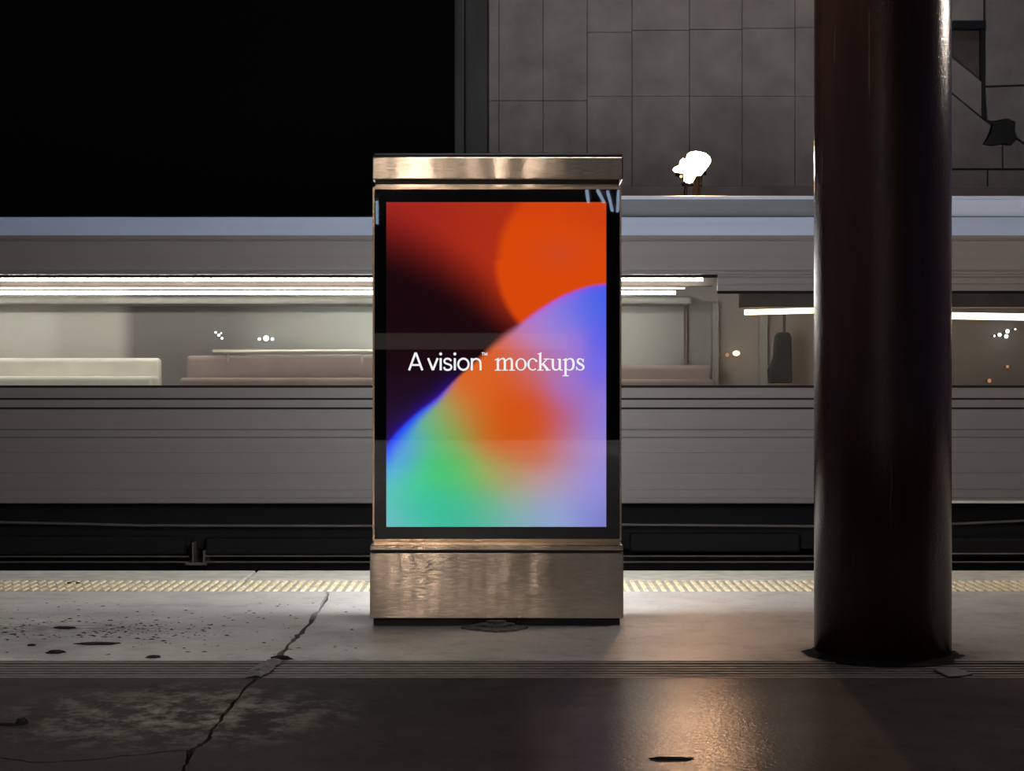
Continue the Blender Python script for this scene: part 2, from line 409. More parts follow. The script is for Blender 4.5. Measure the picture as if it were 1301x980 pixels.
# ------------------------------------------------------------------ canopy over the platform with its lights and added panels
bm = nb(); box(bm, XL, XR, -20, EDGE + 0.2, 4.75, 5.0); ceil = struct('ceiling', bm, M['ceil'])
def ctube(x, y0, y1, m, z=4.45, r=0.03, xb=None):
    xb = x if xb is None else xb
    bm = nb(); cyl(bm, (x, y0, z), (xb, y1, z), r, seg=12); o = obj('tube_light', bm, m, ceil)
    bm = nb(); cyl(bm, (x, y0-0.05, z+0.09), (xb, y1+0.05, z+0.09), 0.045, seg=8); cyl(bm, (x, y0+0.1, z+0.08), (x, y0+0.1, 4.76), 0.015, seg=8); cyl(bm, (xb, y1-0.1, z+0.08), (xb, y1-0.1, 4.76), 0.015, seg=8)
    obj('light_fitting', bm, M['ceil'], ceil)
def at_glass(px, D): return (px - CX) * D / F          # where a lamp stands to mirror in the kiosk glass
for pa, pb, ya, yb in ((479, 479, -18.4, -14.0), (747.5, 745.5, -13.9, -12.1), (767, 759.5, -14.0, -12.1), (778, 772, -15.6, -12.3), (784.5, 786, -15.8, -12.2)):
    ctube(at_glass(pa, 17.6 - ya), ya, yb, M['ctube'], 4.45, 0.028, at_glass(pb, 17.6 - yb))
def added_panel(x0, x1, y0, y1, m, fin=False):
    bm = nb(); box(bm, x0, x1, y0, y1, 4.66, 4.70); o = obj('added_light_panel', bm, m, ceil)
    bm = nb(); box(bm, x0-0.05, x1+0.05, y0-0.05, y1+0.05, 4.70, 4.76)
    if fin: box(bm, x1+0.03, x1+0.05, y0-0.05, y1+0.3, 4.15, 4.72)  # added fin, keeps the panel's light off the column
    obj('light_fitting', bm, M['ceil'], ceil)
for px, wd in ((503, 0.14), (541, 0.34), (592, 0.07), (631, 0.13), (693, 0.09)):
    x = at_glass(px, 21.6); added_panel(x - wd/2, x + wd/2, -6.0, -2.0, M['added_panel'], True)
added_panel(-5, 5, -12.9, -11.9, M['added_panel_white'])
bm = nb(); box(bm, -5.3, 5.3, -11.82, -11.78, 4.47, 4.76); obj('light_baffle', bm, M['ceil'], ceil)  # added unseen plate, hides the white panel from the kiosk metal
added_panel(-0.7, 0.7, 7.3, 7.8, M['added_panel_down'])
bm = nb(); box(bm, XL, XR, -20.3, -20.0, -1.3, 4.75); wf = struct('wall_front', bm, M['wall_dark'])
bm = nb(); box(bm, -5.5, 1.2, -20.0, -19.95, 1.85, 2.2); obj('light_band', bm, M['band'], wf)  # added glow strip, mirrors in the glass as an opposite train's windows
bm = nb(); box(bm, XL, XR, -15.6, -15.45, 0.0, 0.04); struct('trim_2', bm, M['dado'])
# one lamp far right under the canopy
ctube(6.4, 9.8, 10.6, M['ctube_warm'], 4.15, 0.05)
def area(name, loc, target, sx, sy, power, col):
    l = bpy.data.lights.new(name, 'AREA'); l.shape = 'RECTANGLE'; l.size = sx; l.size_y = sy; l.energy = power; l.color = col
    o = bpy.data.objects.new(name, l); C.objects.link(o); o.location = loc
    o.rotation_euler = (Vector(target) - Vector(loc)).to_track_quat('-Z', 'Y').to_euler(); return o
area('train_fill_light', (0.6, 11.0, 4.4), (0.6, 14.9, 1.2), 8.0, 0.25, 26, (1.0, 0.94, 0.89))  # added area light without a fixture, brightens the train side
area('wall_fill_light', (2.6, 18.2, 6.6), (2.6, 20.0, 3.6), 5.0, 0.3, 15, (1.0, 0.90, 0.82))  # added area light without a fixture, lifts the wall beyond the track

w = bpy.data.worlds.new('night'); sc.world = w; w.use_nodes = True
w.node_tree.nodes['Background'].inputs[0].default_value = (0.35, 0.5, 1.0, 1); w.node_tree.nodes['Background'].inputs[1].default_value = 0.06

# ------------------------------------------------------------------ walls beyond the track
WY = 20.0
def wp(px, py): return (gx(px, WY), gz(py, WY))
def panel(bm, pts, depth=0.12, grow=0.0):
    extrude_xz(bm, [[wp(*p) for p in pts]], WY, WY + depth)
def rect(bm, x0, x1, y0, y1, depth=0.12):
    e = 0.45
    panel(bm, [(x0+e, y0+e), (x1-e, y0+e), (x1-e, y1-e), (x0+e, y1-e)], depth)
bm = nb(); TOP = -330
for x0, x1 in ((621,634), (634,690), (690,746)):
    rect(bm, x0, x1, TOP, -140); rect(bm, x0, x1, -140, 128); rect(bm, x0, x1, 128, 237)
for x0, x1, yj in ((746,803,41), (803,876,38.5), (876,943,37.5), (943,1010,36), (1010,1077,35), (1077,1144,35), (1144,1208,35)):
    rect(bm, x0, x1, TOP, -60); rect(bm, x0, x1, -60, yj); rect(bm, x0, x1, yj, 122.5); rect(bm, x0, x1, 122.2, 237)
struct('wall_back', bm, M['wall'])
# right-hand part: niche, slanting joints, a ragged hole
bm = nb()
panel(bm, [(1209, TOP), (1249.5, TOP), (1249.5, 27), (1209, 27)])
panel(bm, [(1209, 73), (1247, 104), (1247, 148), (1209, 117)])
hole = [(1262,156),(1268,154),(1278,153),(1289,157),(1288,166),(1290,177),(1284,183),(1272,182),(1262,184),(1250,183),(1256,175),(1261,166)]
panel(bm, [(1252.5, TOP), (1420, TOP), (1420, 103), (1252.5, 109)])
extrude_xz(bm, [[wp(*p) for p in [(1209,119.5),(1247,150.5),(1253,155),(1262,162),(1301,187),(1420,265),(1420,214),(1209,214)] if p != (1420,265)] ], WY, WY+0.12) if False else None
panel(bm, [(1209,119.5),(1249,152),(1259,160),(1254,174),(1248,184),(1262,186),(1273,184),(1273,214),(1209,214)])
panel(bm, [(1275,214),(1275,184.5),(1285,185),(1292,178),(1301,184),(1420,262),(1420,264),(1300,214)])
panel(bm, [(1252.5,111.5),(1420,105.5),(1420,260),(1302,182),(1293,175),(1290,166),(1291,155),(1279,150.5),(1262,154),(1255,152)])
panel(bm, [(1209, 216.5), (1254, 216.5), (1254, 239), (1209, 239)]); panel(bm, [(1256, 216.5), (1420, 216.5), (1420, 239), (1256, 239)])
struct('wall_right', bm, M['wall'], bevel=0.004)
bm = nb(); box(bm, gx(1200, WY), gx(1430, WY), WY + 0.10, WY + 0.2, gz(245, WY), gz(TOP, WY))
struct('wall_right_recess', bm, M['niche'])
bm = nb(); box(bm, gx(1209, WY), gx(1250, WY), WY - 0.06, WY + 0.12, gz(37, WY), gz(27.5, WY)); box(bm, gx(1247, WY), gx(1252.5, WY), WY + 0.02, WY + 0.12, gz(150, WY), gz(27.5, WY))
struct('niche_shade', bm, M['black'])  # black beam stands in for the shadow under the niche's top
lump = nb()
extrude_xz(lump, [[wp(*p) for p in hole]], WY + 0.02, WY + 0.11)
struct('hole_shade', lump, M['black'])  # black plug in the hole, its darkness put in as colour
bm = nb(); box(bm, gx(610, WY), gx(1210, WY), WY + 0.11, WY + 0.4, -1.3, gz(TOP, WY)); struct('wall_back_core', bm, M['niche'])
bm = nb(); box(bm, gx(621, WY), gx(1420, WY), WY - 0.18, WY + 0.1, -1.3, gz(239, WY)); struct('trim_5', bm, M['wall'], bevel=0.01)
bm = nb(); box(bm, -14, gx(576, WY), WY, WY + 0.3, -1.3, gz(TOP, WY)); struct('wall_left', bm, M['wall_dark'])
bm = nb(); box(bm, gx(577, WY), gx(590, WY), WY-0.03, WY + 0.25, -1.3, gz(TOP, WY)); box(bm, gx(590.5, WY), gx(620, WY), WY + 0.02, WY + 0.25, -1.3, gz(TOP, WY)); struct('trim_6', bm, M['pillar_dark'], bevel=0.02)
# track
bm = nb(); box(bm, -14, 14, EDGE - 0.03, WY, -1.6, -1.32); struct('ground', bm, M['ballast'])
for y in (15.55, 16.99):
    bm = nb(); profile_x(bm, [(y-0.07,-1.32),(y+0.07,-1.32),(y+0.07,-1.30),(y+0.012,-1.28),(y+0.012,-1.20),(y+0.035,-1.19),(y+0.035,-1.155),(y-0.035,-1.155),(y-0.035,-1.19),(y-0.012,-1.20),(y-0.012,-1.28),(y-0.07,-1.30)], -14, 14)
    struct('trim_7' if y < 16 else 'trim_8', bm, M['railsteel'])

# ------------------------------------------------------------------ the train
TY = 15.0
tr = thing('train_carriage', 'pale grey passenger train carriage with lit windows standing behind the kiosk', 'train', (0, 16.3, -1.155))
X0, X1 = -9.5, 9.5
def tz(py, Y=TY): return gz(py, Y)
# lower side with its pressed grooves
def side(name, ys, m, y_front=TY, depth=0.06, x0=X0, x1=X1):
    # ys: list of (py, inset) corner points from top to bottom
    prof = [(y_front + ins, tz(py)) for py, ins in ys]
    prof += [(y_front + depth, prof[-1][1]), (y_front + depth, prof[0][1])]
    bm = nb(); profile_x(bm, prof, x0, x1); return obj(name, bm, m, tr)
gro = []
def groove(py, w=1.2, d=0.014): gro.append((py, w, d))
for py, w, d in ((507,1.3,0.03), (519,1.4,0.03), (546,1.0,0.014), (556,1.0,0.014), (575,0.6,0.004), (601,0.7,0.004), (622,0.7,0.006), (633,0.8,0.008)): groove(py, w, d)
pts = [(493, 0)]
for py, w, d in gro: pts += [(py-w, 0), (py-w+0.1, d), (py+w-0.1, d), (py+w, 0)]
pts += [(638.5, 0), (640, 0.006)]
side('side_panel', pts, M['train'])
for pa, pb in ((505.9, 508.3), (517.9, 520.3)): side('groove_shade_strip', [(pa, 0.004), (pb, 0.004)], M['train_dark'], depth=0.03)  # black strips put the shade of the deep grooves into colour
for pa, pb in ((545.2, 546.8), (555.3, 556.9), (306, 307.2)): side('groove_shade_line', [(pa, 0.002), (pb, 0.002)], M['shade_grey'], depth=0.03)  # grey lines do the same for the shade of the shallow grooves
side('sill_seal', [(489.8, 0.012), (493.2, 0.012)], M['train_dark'])
# fascia above the windows
side('fascia', [(302.5, 0.0), (304.5, 0.0), (305, 0.012), (306.5, 0.012), (307, 0), (343.5, 0), (344, 0.01), (345.3, 0.01), (345.8, 0), (348.6, 0)], M['train'])
WSPLIT = gx(868, TY)
bm = nb(); box(bm, X0+0.1, gx(905, 15.3), 15.28, 15.4, gz(363.6, 15.3), 2.42); obj('cove_panel', bm, M['niche'], tr)
side('window_gutter', [(349.2, 0.012), (352.6, 0.03)], M['train_dark'], x1=gx(912, TY))
side('window_header', [(349, 0), (351.6, 0.0), (352, 0.012), (353.6, 0.012), (354, 0), (360.5, 0.0), (361, 0.008), (362, 0.008), (362.5, 0), (369.5, 0)], M['train'], x0=gx(912, TY))
side('window_gutter', [(369.5, 0.012), (373, 0.03)], M['train_dark'], x0=gx(912, TY))
# slanting cantrail and roof
bm = nb(); profile_x(bm, [(TY, tz(300.5)), (TY + 0.0, tz(299.5)), (TY + 0.13, gz(276.0, TY + 0.13)), (TY + 0.20, gz(276.0, TY + 0.13)), (TY + 0.2, tz(300.5))], X0, X1)
obj('cantrail', bm, M['train_skylit_blue'], tr)
side('drip_rail', [(299.3, -0.012), (302.3, -0.012)], M['train'], depth=0.1)
zr = gz(276.0, TY + 0.13)
bm = nb(); prof = [(TY + 0.13, zr - 0.03), (TY + 0.13, zr)] + [(TY + 0.13 + 2.34*k/10, zr + 0.10*math.sin(math.pi*k/10)) for k in range(1, 10)] + [(TY + 2.47, zr), (TY + 2.47, zr - 0.03)]
profile_x(bm, prof, X0, X1); obj('roof', bm, M['under'], tr, smooth=False)
bm = nb(); box(bm, X0, X1, TY + 2.45, TY + 2.6, 0.17, zr); box(bm, X0, X1, TY + 0.04, TY + 2.5, 0.17, 0.25); box(bm, X0, X0 + 0.1, TY, TY + 2.6, 0.17, zr); box(bm, X1 - 0.1, X1, TY, TY + 2.6, 0.17, zr); obj('body_shell', bm, M['train_dark'], tr)
# roof units
UY = TY + 0.3
def unit(x0, x1, m, lip):
    bm = nb(); profile_x(bm, [(UY, zr - 0.02), (UY, gz(253, UY)), (UY + 0.06, gz(250.5, UY)), (UY + 1.75, gz(250.5, UY)), (UY + 1.75, zr - 0.02)], x0, x1)
    u = obj('roof_unit', bm, m, tr)
    bm = nb(); profile_x(bm, [(UY - 0.012, gz(253.5, UY)), (UY - 0.012, gz(249.5, UY)), (UY + 0.06, gz(248.0, UY)), (UY + 1.75, gz(248.0, UY)), (UY + 1.75, gz(250, UY)), (UY + 0.06, gz(250.4, UY)), (UY - 0.004, gz(253.5, UY))], x0, x1)
    obj('unit_lid', bm, lip, u)
    bm = nb(); box(bm, x0 + 0.02, x1 - 0.02, UY + 0.14, UY + 1.7, gz(248.0, UY) - 0.003, gz(248.0, UY) + 0.003); obj('lamp_glare_sheet', bm, M['under'], u)  # added dark sheet, stops the lamp whitening the unit's top
unit(gx(500, UY), gx(1118, UY), M['roof_unit'], M['train_skylit_blue'])
unit(gx(1124, UY), X1 - 0.5, M['train_skylit_blue'], M['train_skylit_blue'])
# glazing
def pane(px0, px1, y0, y1):
    bm = nb(); box(bm, px0, px1, TY + 0.03, TY + 0.036, tz(y1), tz(y0)); obj('window_pane', bm, M['pane'], tr)
pane(X0 + 0.1, gx(912, TY) - 0.005, 352, 490.5)
pane(gx(912, TY), X1 - 0.1, 372, 490.5)
# inside of the carriage
IY = 17.2
bm = nb(); box(bm, X0 + 0.1, X1 - 0.1, IY, IY + 0.04, 0.8, 2.48); obj('lining_panel', bm, M['lining'], tr)
bm = nb(); box(bm, X0 + 0.1, X1 - 0.1, TY + 0.06, IY, 2.42, 2.46); obj('inner_ceiling', bm, M['lining_white'], tr)
bm = nb(); box(bm, X0 + 0.1, X1 - 0.1, TY + 0.06, IY, 0.8, 0.84); obj('inner_floor', bm, M['seat_rose'], tr)
def tubelight(px0, px1, py, Y, r, m, dy=0.0, name='strip_light'):
    bm = nb(); a = at(px0, py, Y) ; b = at(px1, py + dy, Y)
    cyl(bm, a, b, r, seg=12); return obj(name, bm, m, tr, smooth=True)
tubelight(-800, 893, 355.3, 15.16, 0.0135, M['tube'])
tubelight(-800, 870, 366.3, 15.9, 0.007, M['tube_warm'])
tubelight(-800, 858, 372, 15.9, 0.017, M['tube'])
tubelight(946, 1100, 397, 16.2, 0.026, M['tube_warm'], -4)
tubelight(1130, 1600, 400, 16.2, 0.032, M['tube_warm'], 8)
bm = nb(); box(bm, X0+0.1, gx(868, 15.9), 15.84, 16.0, gz(364.5, 15.9), 2.43); box(bm, gx(940, 16.2), X1-0.1, 16.12, 16.28, gz(391, 16.2), 2.43); obj('light_trough', bm, M['niche'], tr)
# luggage shelf edge line and pale valance under the lights
bm = nb(); box(bm, X0+0.1, gx(875, 16.9), 16.6, IY, gz(388, 16.9), gz(379, 16.9)); obj('valance', bm, M['lining_white'], tr, bevel=0.02)
# benches
def bench(px0, px1, py0, py1, Y, m, seat_m, name='bench_seat'):
    x0, x1 = gx(px0, Y), gx(px1, Y)
    bm = nb(); box(bm, x0, x1, Y, Y + 0.12, 0.95, gz(py0, Y)); b = obj(name, bm, m, tr, bevel=0.04, seg=4)
    bm = nb(); box(bm, x0, x1, Y - 0.35, Y + 0.02, 1.0, gz(py1, Y)); obj('cushion', bm, seat_m, b, bevel=0.04, seg=4)
bench(-400, 203, 455, 478, 15.9, M['seat_cream'], M['seat_cream'])
bench(236, 480, 452, 480, 16.0, M['seat_rose'], M['seat_rose'])
bench(480, 905, 464, 482, 16.0, M['seat_rose'], M['seat_rose'])
bm = nb(); cyl(bm, at(270, 447, 15.95), at(700, 447, 15.95), 0.024, seg=12)
for px in (290, 460, 690): cyl(bm, at(px, 447, 15.97), at(px, 470, 16.03), 0.012, seg=8)
obj('grab_rail', bm, M['rail'], tr, smooth=True)
# high-backed dark seat with its headrest, seen through the right window
bm = nb(); 
prof = [(978,487),(977,470),(984,455),(986,428),(989,422),(1003,422),(1006,428),(1007,487)]
Y = 16.3; extrude_xz(bm, [[(gx(a, Y), gz(b, Y)) for a, b in prof]], Y, Y + 0.12); hb = obj('seat_back', bm, M['seat_dark'], tr, bevel=0.02)
bm = nb(); cyl(bm, at(996.5, 423, 16.34), at(996.5, 396, 16.34), 0.014, seg=8); obj('grab_pole', bm, M['seat_dark'], hb)
for px, wd in ((905, 8), (870, 3), (965, 10)):
    bm = nb(); box(bm, gx(px, 17.1), gx(px + wd, 17.1), 17.08, IY, 0.84, gz(385, 17.1)); obj('lining_post', bm, M['seat_rose' if wd < 5 else 'lining_white'], tr)
# bulbs on the far lining, standing in for lights beyond the train
def bulb(px, py, r, m, sx=1.0):
    c = at(px, py, 17.1); bm = nb()
    cyl(bm, c, Vector((c.x, IY, c.z)), r*0.5, seg=8); b = obj('background_lamp', bm, M['seat_dark'], tr)
    bm = nb(); bmesh.ops.create_uvsphere(bm, u_segments=12, v_segments=8, radius=r, matrix=Matrix.Translation(c) @ Matrix.Diagonal((sx, 1, 1, 1)))
    obj('bulb', bm, m, b, smooth=True)
for px, py, r in ((274, 422.5, .011), (278, 426, .014), (282, 430, .012), (281, 423.5, .008), (329.5, 431, .015), (338, 430, .027), (346, 431, .016), (1263.5, 427, .010), (1270, 425.5, .018), (1280, 421, .020), (1278.5, 427.5, .020), (1290, 418.5, .009)):
    bulb(px, py, r, M['bulb'])
bulb(935.5, 449, .026, M['bulb_warm'], 1.4)
for px, py, r in ((924, 451, .02), (912, 451, .018), (1280, 466, .016), (1257, 484, .02)): bulb(px, py, r, M['bulb_dim'])
# underneath
bm = nb(); box(bm, X0, X1, TY + 0.25, TY + 2.3, -0.25, 0.2); box(bm, X0, X1, TY + 0.5, TY + 2.1, -0.55, -0.2); obj('underframe', bm, M['under'], tr)
bm = nb(); pts_ = [(-140, 664), (0, 664), (80, 665.5), (180, 668), (470, 668.5), (800, 667), (1030, 669), (1100, 671), (1301, 662), (1500, 660)]
for a, b in zip(pts_[:-1], pts_[1:]): cyl(bm, at(*a, 15.1), at(*b, 15.1), 0.012, seg=10)
obj('air_pipe', bm, M['pipe'], tr)
for a, b, ya, yb in ((-700, 236, 682, 706), (262, 600, 684, 706), (800, 1015, 678, 702), (1060, 1560, 684, 708)):
    one_box('equipment_box', M['under'], tr, gx(a, 15.2), gx(b, 15.2), 15.15, 15.26, gz(yb, 15.15), gz(ya, 15.15), bevel=0.02)
bm = nb()
for a, b, py in ((-700, 240, 707.5), (260, 1040, 707), (1060, 1500, 704), (-700, 240, 714.5), (262, 1500, 714.5)):
    cyl(bm, at(a, py, 15.13), at(b, py, 15.13), 0.008, seg=8)
obj('cable_conduit', bm, M['pipe'], tr)
bm = nb(); box(bm, gx(236, 15.1), gx(262, 15.1), 15.08, 15.5, gz(718, 15.1), gz(715, 15.1)); box(bm, gx(244, 15.1), gx(246, 15.1), 15.1, 15.4, gz(716, 15.1), gz(690, 15.1)); box(bm, gx(258, 15.1), gx(260, 15.1), 15.1, 15.4, gz(716, 15.1), gz(700, 15.1)); obj('bracket', bm, M['pipe'], tr)
for bx in (-6.5, 6.5):
    bm = nb(); box(bm, bx-1.6, bx+1.6, 15.35, 15.47, -0.85, -0.6); box(bm, bx-0.3, bx+0.3, 15.4, 17.2, -0.75, -0.5)
    bg = obj('bogie', bm, M['under'], tr, bevel=0.03)
    for dx in (-1.1, 1.1):
        for y in (15.55, 16.99):
            bm = nb(); cyl(bm, (bx+dx, y-0.05, -0.73), (bx+dx, y+0.05, -0.73), 0.425, seg=32); obj('wheel', bm, M['railsteel'], bg)
# pale lip along the skirt at the right
bm = nb(); box(bm, gx(1120, TY), X1, TY - 0.008, TY + 0.03, tz(639.5), tz(636.5)); obj('skirt_lip', bm, M['seat_cream'], tr)

# ------------------------------------------------------------------ lamp cluster above the train roof
LY = 15.95
zl = gz(248.0, UY)
lamp = thing('lamp_cluster', 'glowing white cluster of flared lamps on a dark stand above the train roof', 'lamp', (gx(880, LY), LY, zl + 0.004))
def lp(px, py, dy=0.0): return at(px, py, LY + dy)
bm = nb(); cyl(bm, (lp(871.5, 240).x, LY + 0.12, zl + 0.006), lp(872, 233, 0.1), 0.022, 0.013, seg=10); obj('leg', bm, M['steel_dark'], lamp)
bm = nb(); cyl(bm, (lp(884.5, 240).x, LY + 0.12, zl + 0.006), lp(886, 222, 0.1), 0.036, 0.024, seg=10); cyl(bm, (lp(890, 240).x, LY + 0.12, zl + 0.006), lp(892, 217, 0.1), 0.013, 0.011, seg=10); obj('leg', bm, M['steel_dark'], lamp)
bm = nb(); cyl(bm, lp(866, 234.5, 0.1), lp(892, 234.5, 0.1), 0.016, seg=8); cyl(bm, lp(859, 221, 0.08), lp(868, 226, 0.1), 0.022, 0.012, seg=8); cyl(bm, lp(868, 226, 0.1), lp(872, 234, 0.1), 0.014, seg=8); cyl(bm, lp(884, 220, 0.08), lp(897, 221, 0.1), 0.016, seg=8); obj('bracket', bm, M['steel_dark'], lamp)
def head(p0, p1, prof, m, name='lamp_shade'):
    p0 = Vector(p0); p1 = Vector(p1); L = (p1 - p0).length
    bm = nb(); lathe(bm, [(r, h*L) for r, h in prof], p0, p1 - p0, 24); o = obj(name, bm, m, lamp, smooth=True)
    bm = nb(); lathe(bm, [(r*1.05 + 0.003, h*L) for r, h in prof], p0, p1 - p0, 24); bmesh.ops.recalc_face_normals(bm, faces=bm.faces)
    bmesh.ops.delete(bm, geom=[f for f in bm.faces if f.normal.y < -0.05], context='FACES')
    obj('lamp_back_shield', bm, M['steel_dark'], o, smooth=True)  # unseen back shell, added so the lamps throw light forward only
head(lp(883, 222.5), lp(889.5, 193.5, -0.06), [(0.03,0), (0.052,0.06), (0.072,0.25), (0.095,0.48), (0.108,0.66), (0.106,0.80), (0.085,0.91), (0.05,0.98), (0.0,1.0)], M['lampglow'])
head(lp(874, 232.3, -0.03), lp(879.5, 209, -0.06), [(0.012,0), (0.035,0.06), (0.047,0.25), (0.056,0.5), (0.06,0.75), (0.04,0.95), (0.0,1.0)], M['lampglow'])
head(lp(882, 212, -0.06), lp(855.3, 216.2, -0.1), [(0.03,0), (0.05,0.15), (0.045,0.45), (0.034,0.7), (0.02,0.92), (0.005,1.0)], M['lampglow'])
head(lp(876, 213, -0.06), lp(865.3, 204, -0.09), [(0.03,0), (0.042,0.4), (0.04,0.75), (0.026,0.95), (0.005,1.0)], M['lampglow'])
bm = nb(); bmesh.ops.create_uvsphere(bm, u_segments=12, v_segments=8, radius=0.014, matrix=Matrix.Translation(lp(865.3, 224.3, -0.03))); obj('pilot_bulb', bm, M['lampglow2'], lamp, smooth=True)

# ------------------------------------------------------------------ the kiosk
KY, KB = 8.8, 9.16
def kx(px): return gx(px, KY)
def kz(py): return gz(py, KY)
k = thing('advertising_kiosk', 'tall bronze steel advertising kiosk with a glowing colourful screen', 'kiosk', (kx(631), (KY+KB)/2, 0))
def kbox(name, m, x0, x1, y0, y1, f=KY, b=KB, bevel=0.0, parent=k):
    bm = nb(); box(bm, kx(x0), kx(x1), f, b, kz(y1), kz(y0)); return obj(name, bm, m, parent, bevel=bevel)
kb = one_box('plinth', M['black'], k, kx(474), kx(788), KY + 0.03, KB - 0.03, 0.0, kz(784))
kbox('base', M['brush'], 470.3, 791.8, 702.2, 785.5, KY - 0.02, KB + 0.02, 0.004)
kbox('base_groove', M['black'], 472, 790, 698.5, 703, KY - 0.008, KB + 0.008)
kbox('base_lip', M['brush'], 470.6, 791.5, 692.6, 699.2, KY - 0.02, KB + 0.02, 0.005)
kbox('lower_neck', M['trim'], 475, 787.5, 686, 693, KY + 0.012, KB - 0.012)
kbox('body', M['black'], 475.5, 788, 238, 687, KY + 0.02, KB - 0.02)
# bronze edge frame, glass, backing, picture
def ring(name, m, o, i, f, b, parent=k, bevel=0.0):
    bm = nb(); extrude_xz(bm, [[(kx(o[0]), kz(o[1])), (kx(o[2]), kz(o[1])), (kx(o[2]), kz(o[3])), (kx(o[0]), kz(o[3]))], [(kx(i[0]), kz(i[1])), (kx(i[2]), kz(i[1])), (kx(i[2]), kz(i[3])), (kx(i[0]), kz(i[3]))]], f, b)
    return obj(name, bm, m, parent, bevel=bevel)
fr = ring('edge_frame', M['trim'], (473.5, 237.8, 789.5, 687.5), (475.9, 240.6, 787.3, 685.0), KY - 0.004, KB + 0.004)
fr['label'] = 'thin polished bronze edge'
ring('bezel', M['bezel'], (475.9, 240.6, 787.3, 685), (490.6, 256.6, 770.4, 669.9), KY + 0.006, KY + 0.018)
bm = nb(); box(bm, kx(475.9), kx(787.3), KY - 0.001, KY + 0.003, kz(685), kz(240.6)); obj('cover_glass', bm, M['glass'], k)
kbox('top_strip', M['brush'], 476.5, 786.5, 233.6, 238.2, KY + 0.004, KB - 0.004, 0.003)
kbox('upper_neck', M['black'], 476, 787, 227, 234, KY + 0.012, KB - 0.012)
kbox('cap', M['brush'], 473.2, 791.5, 199.8, 228.6, KY - 0.016, KB + 0.016, 0.006)
kbox('cap_top', M['black'], 475, 790.5, 194.8, 200.2, KY - 0.012, KB + 0.012, 0.008)
# rear screen, lit white, facing the track
ring('bezel', M['bezel'], (475.9, 240.6, 787.3, 685), (490.6, 256.6, 770.4, 669.9), KB - 0.018, KB - 0.002)
bm = nb(); box(bm, kx(490.6), kx(770.4), KB - 0.02, KB - 0.008, kz(670), kz(256.6)); rs = obj('rear_screen', bm, M['rear'], k)
rs['label'] = 'white glowing rear screen facing the track'

# the picture on the front screen
def interp(pts, x):
    for (a, ya), (b, yb) in zip(pts[:-1], pts[1:]):
        if a <= x <= b:
            t = (x - a) / (b - a); return ya + (yb - ya) * t
    return pts[0][1] if x < pts[0][0] else pts[-1][1]
def catmull(pts, n=8):
    P = [pts[0]] + list(pts) + [pts[-1]]; out = []
    for i in range(1, len(P)-2):
        p0, p1, p2, p3 = P[i-1], P[i], P[i+1], P[i+2]
        for q in range(n):
            t = q / n
            out.append(tuple(0.5*((2*p1[j]) + (-p0[j]+p2[j])*t + (2*p0[j]-5*p1[j]+4*p2[j]-p3[j])*t*t + (-p0[j]+3*p1[j]-3*p2[j]+p3[j])*t**3) for j in range(len(p1))))
    out.append(tuple(pts[-1])); return out
EDGE_C = catmull([(480,580),(491,566),(504,548.5),(529,525),(555,505),(581,480),(603,460),(624,440),(643,424),(660,412),(685,393),(715.5,375),(746,364),(770,360.5),(780,360)])
LOBE = [((770,385),(70,100,238)),((740,395),(95,112,240)),((770,430),(95,100,240)),((715,400),(135,125,232)),((690,412),(165,135,222)),((670,425),(190,130,190)),((720,440),(170,128,215)),((760,470),(120,110,238)),
 ((650,445),(222,105,60)),((625,460),(226,100,35)),((605,485),(226,105,40)),((640,485),(224,94,28)),((665,470),(212,102,80)),((690,465),(192,115,150)),((720,490),(165,120,205)),
 ((650,525),(220,84,14)),((690,530),(212,84,40)),((720,530),(192,98,120)),((745,520),(160,120,205)),((768,530),(140,130,235)),
 ((592,515),(212,118,52)),((622,510),(222,98,30)),((570,530),(155,165,85)),((545,535),(110,190,140)),((600,548),(182,128,50)),((625,540),(214,96,24)),((640,565),(208,98,24)),((668,560),(212,92,24)),((685,572),(208,104,50)),((675,510),(218,90,34)),((665,540),(220,82,14)),((720,570),(190,125,150)),((750,570),(162,140,212)),
 ((575,560),(105,180,85)),((545,570),(70,195,120)),((515,560),(90,160,230)),((500,575),(75,130,240)),((497,600),(85,190,215)),((530,610),(45,205,140)),((555,600),(45,200,110)),((585,605),(85,195,95)),((620,600),(150,170,80)),((650,605),(185,150,100)),((690,610),(190,150,150)),((730,615),(170,150,200)),((765,615),(150,140,225)),
 ((500,640),(80,200,180)),((530,650),(40,195,165)),((555,640),(38,192,150)),((585,640),(52,190,145)),((620,640),(100,185,130)),((660,640),(150,175,160)),((700,645),(155,165,205)),((740,650),(140,150,220)),((766,660),(125,125,205)),
 ((495,667),(120,185,210)),((530,667),(70,195,180)),((580,667),(55,190,165)),((620,667),(85,185,170)),((660,667),(120,180,195)),((700,667),(140,170,215))]
LOBE = [(p, s2l(c)) for p, c in LOBE]
def lerp3(a, b, t): return tuple(x + (y-x)*t for x, y in zip(a, b))
def sst(a, b, x):
    t = min(1, max(0, (x-a)/(b-a))); return t*t*(3-2*t)
def lobe(x, y):
    W = 0; c = [0, 0, 0]
    for (px, py), col in LOBE:
        w = math.exp(-((x-px)**2 + (y-py)**2) / (2*19.0**2)) + 1e-9
        W += w
        for i in range(3): c[i] += w*col[i]
    return tuple(v/W for v in c)
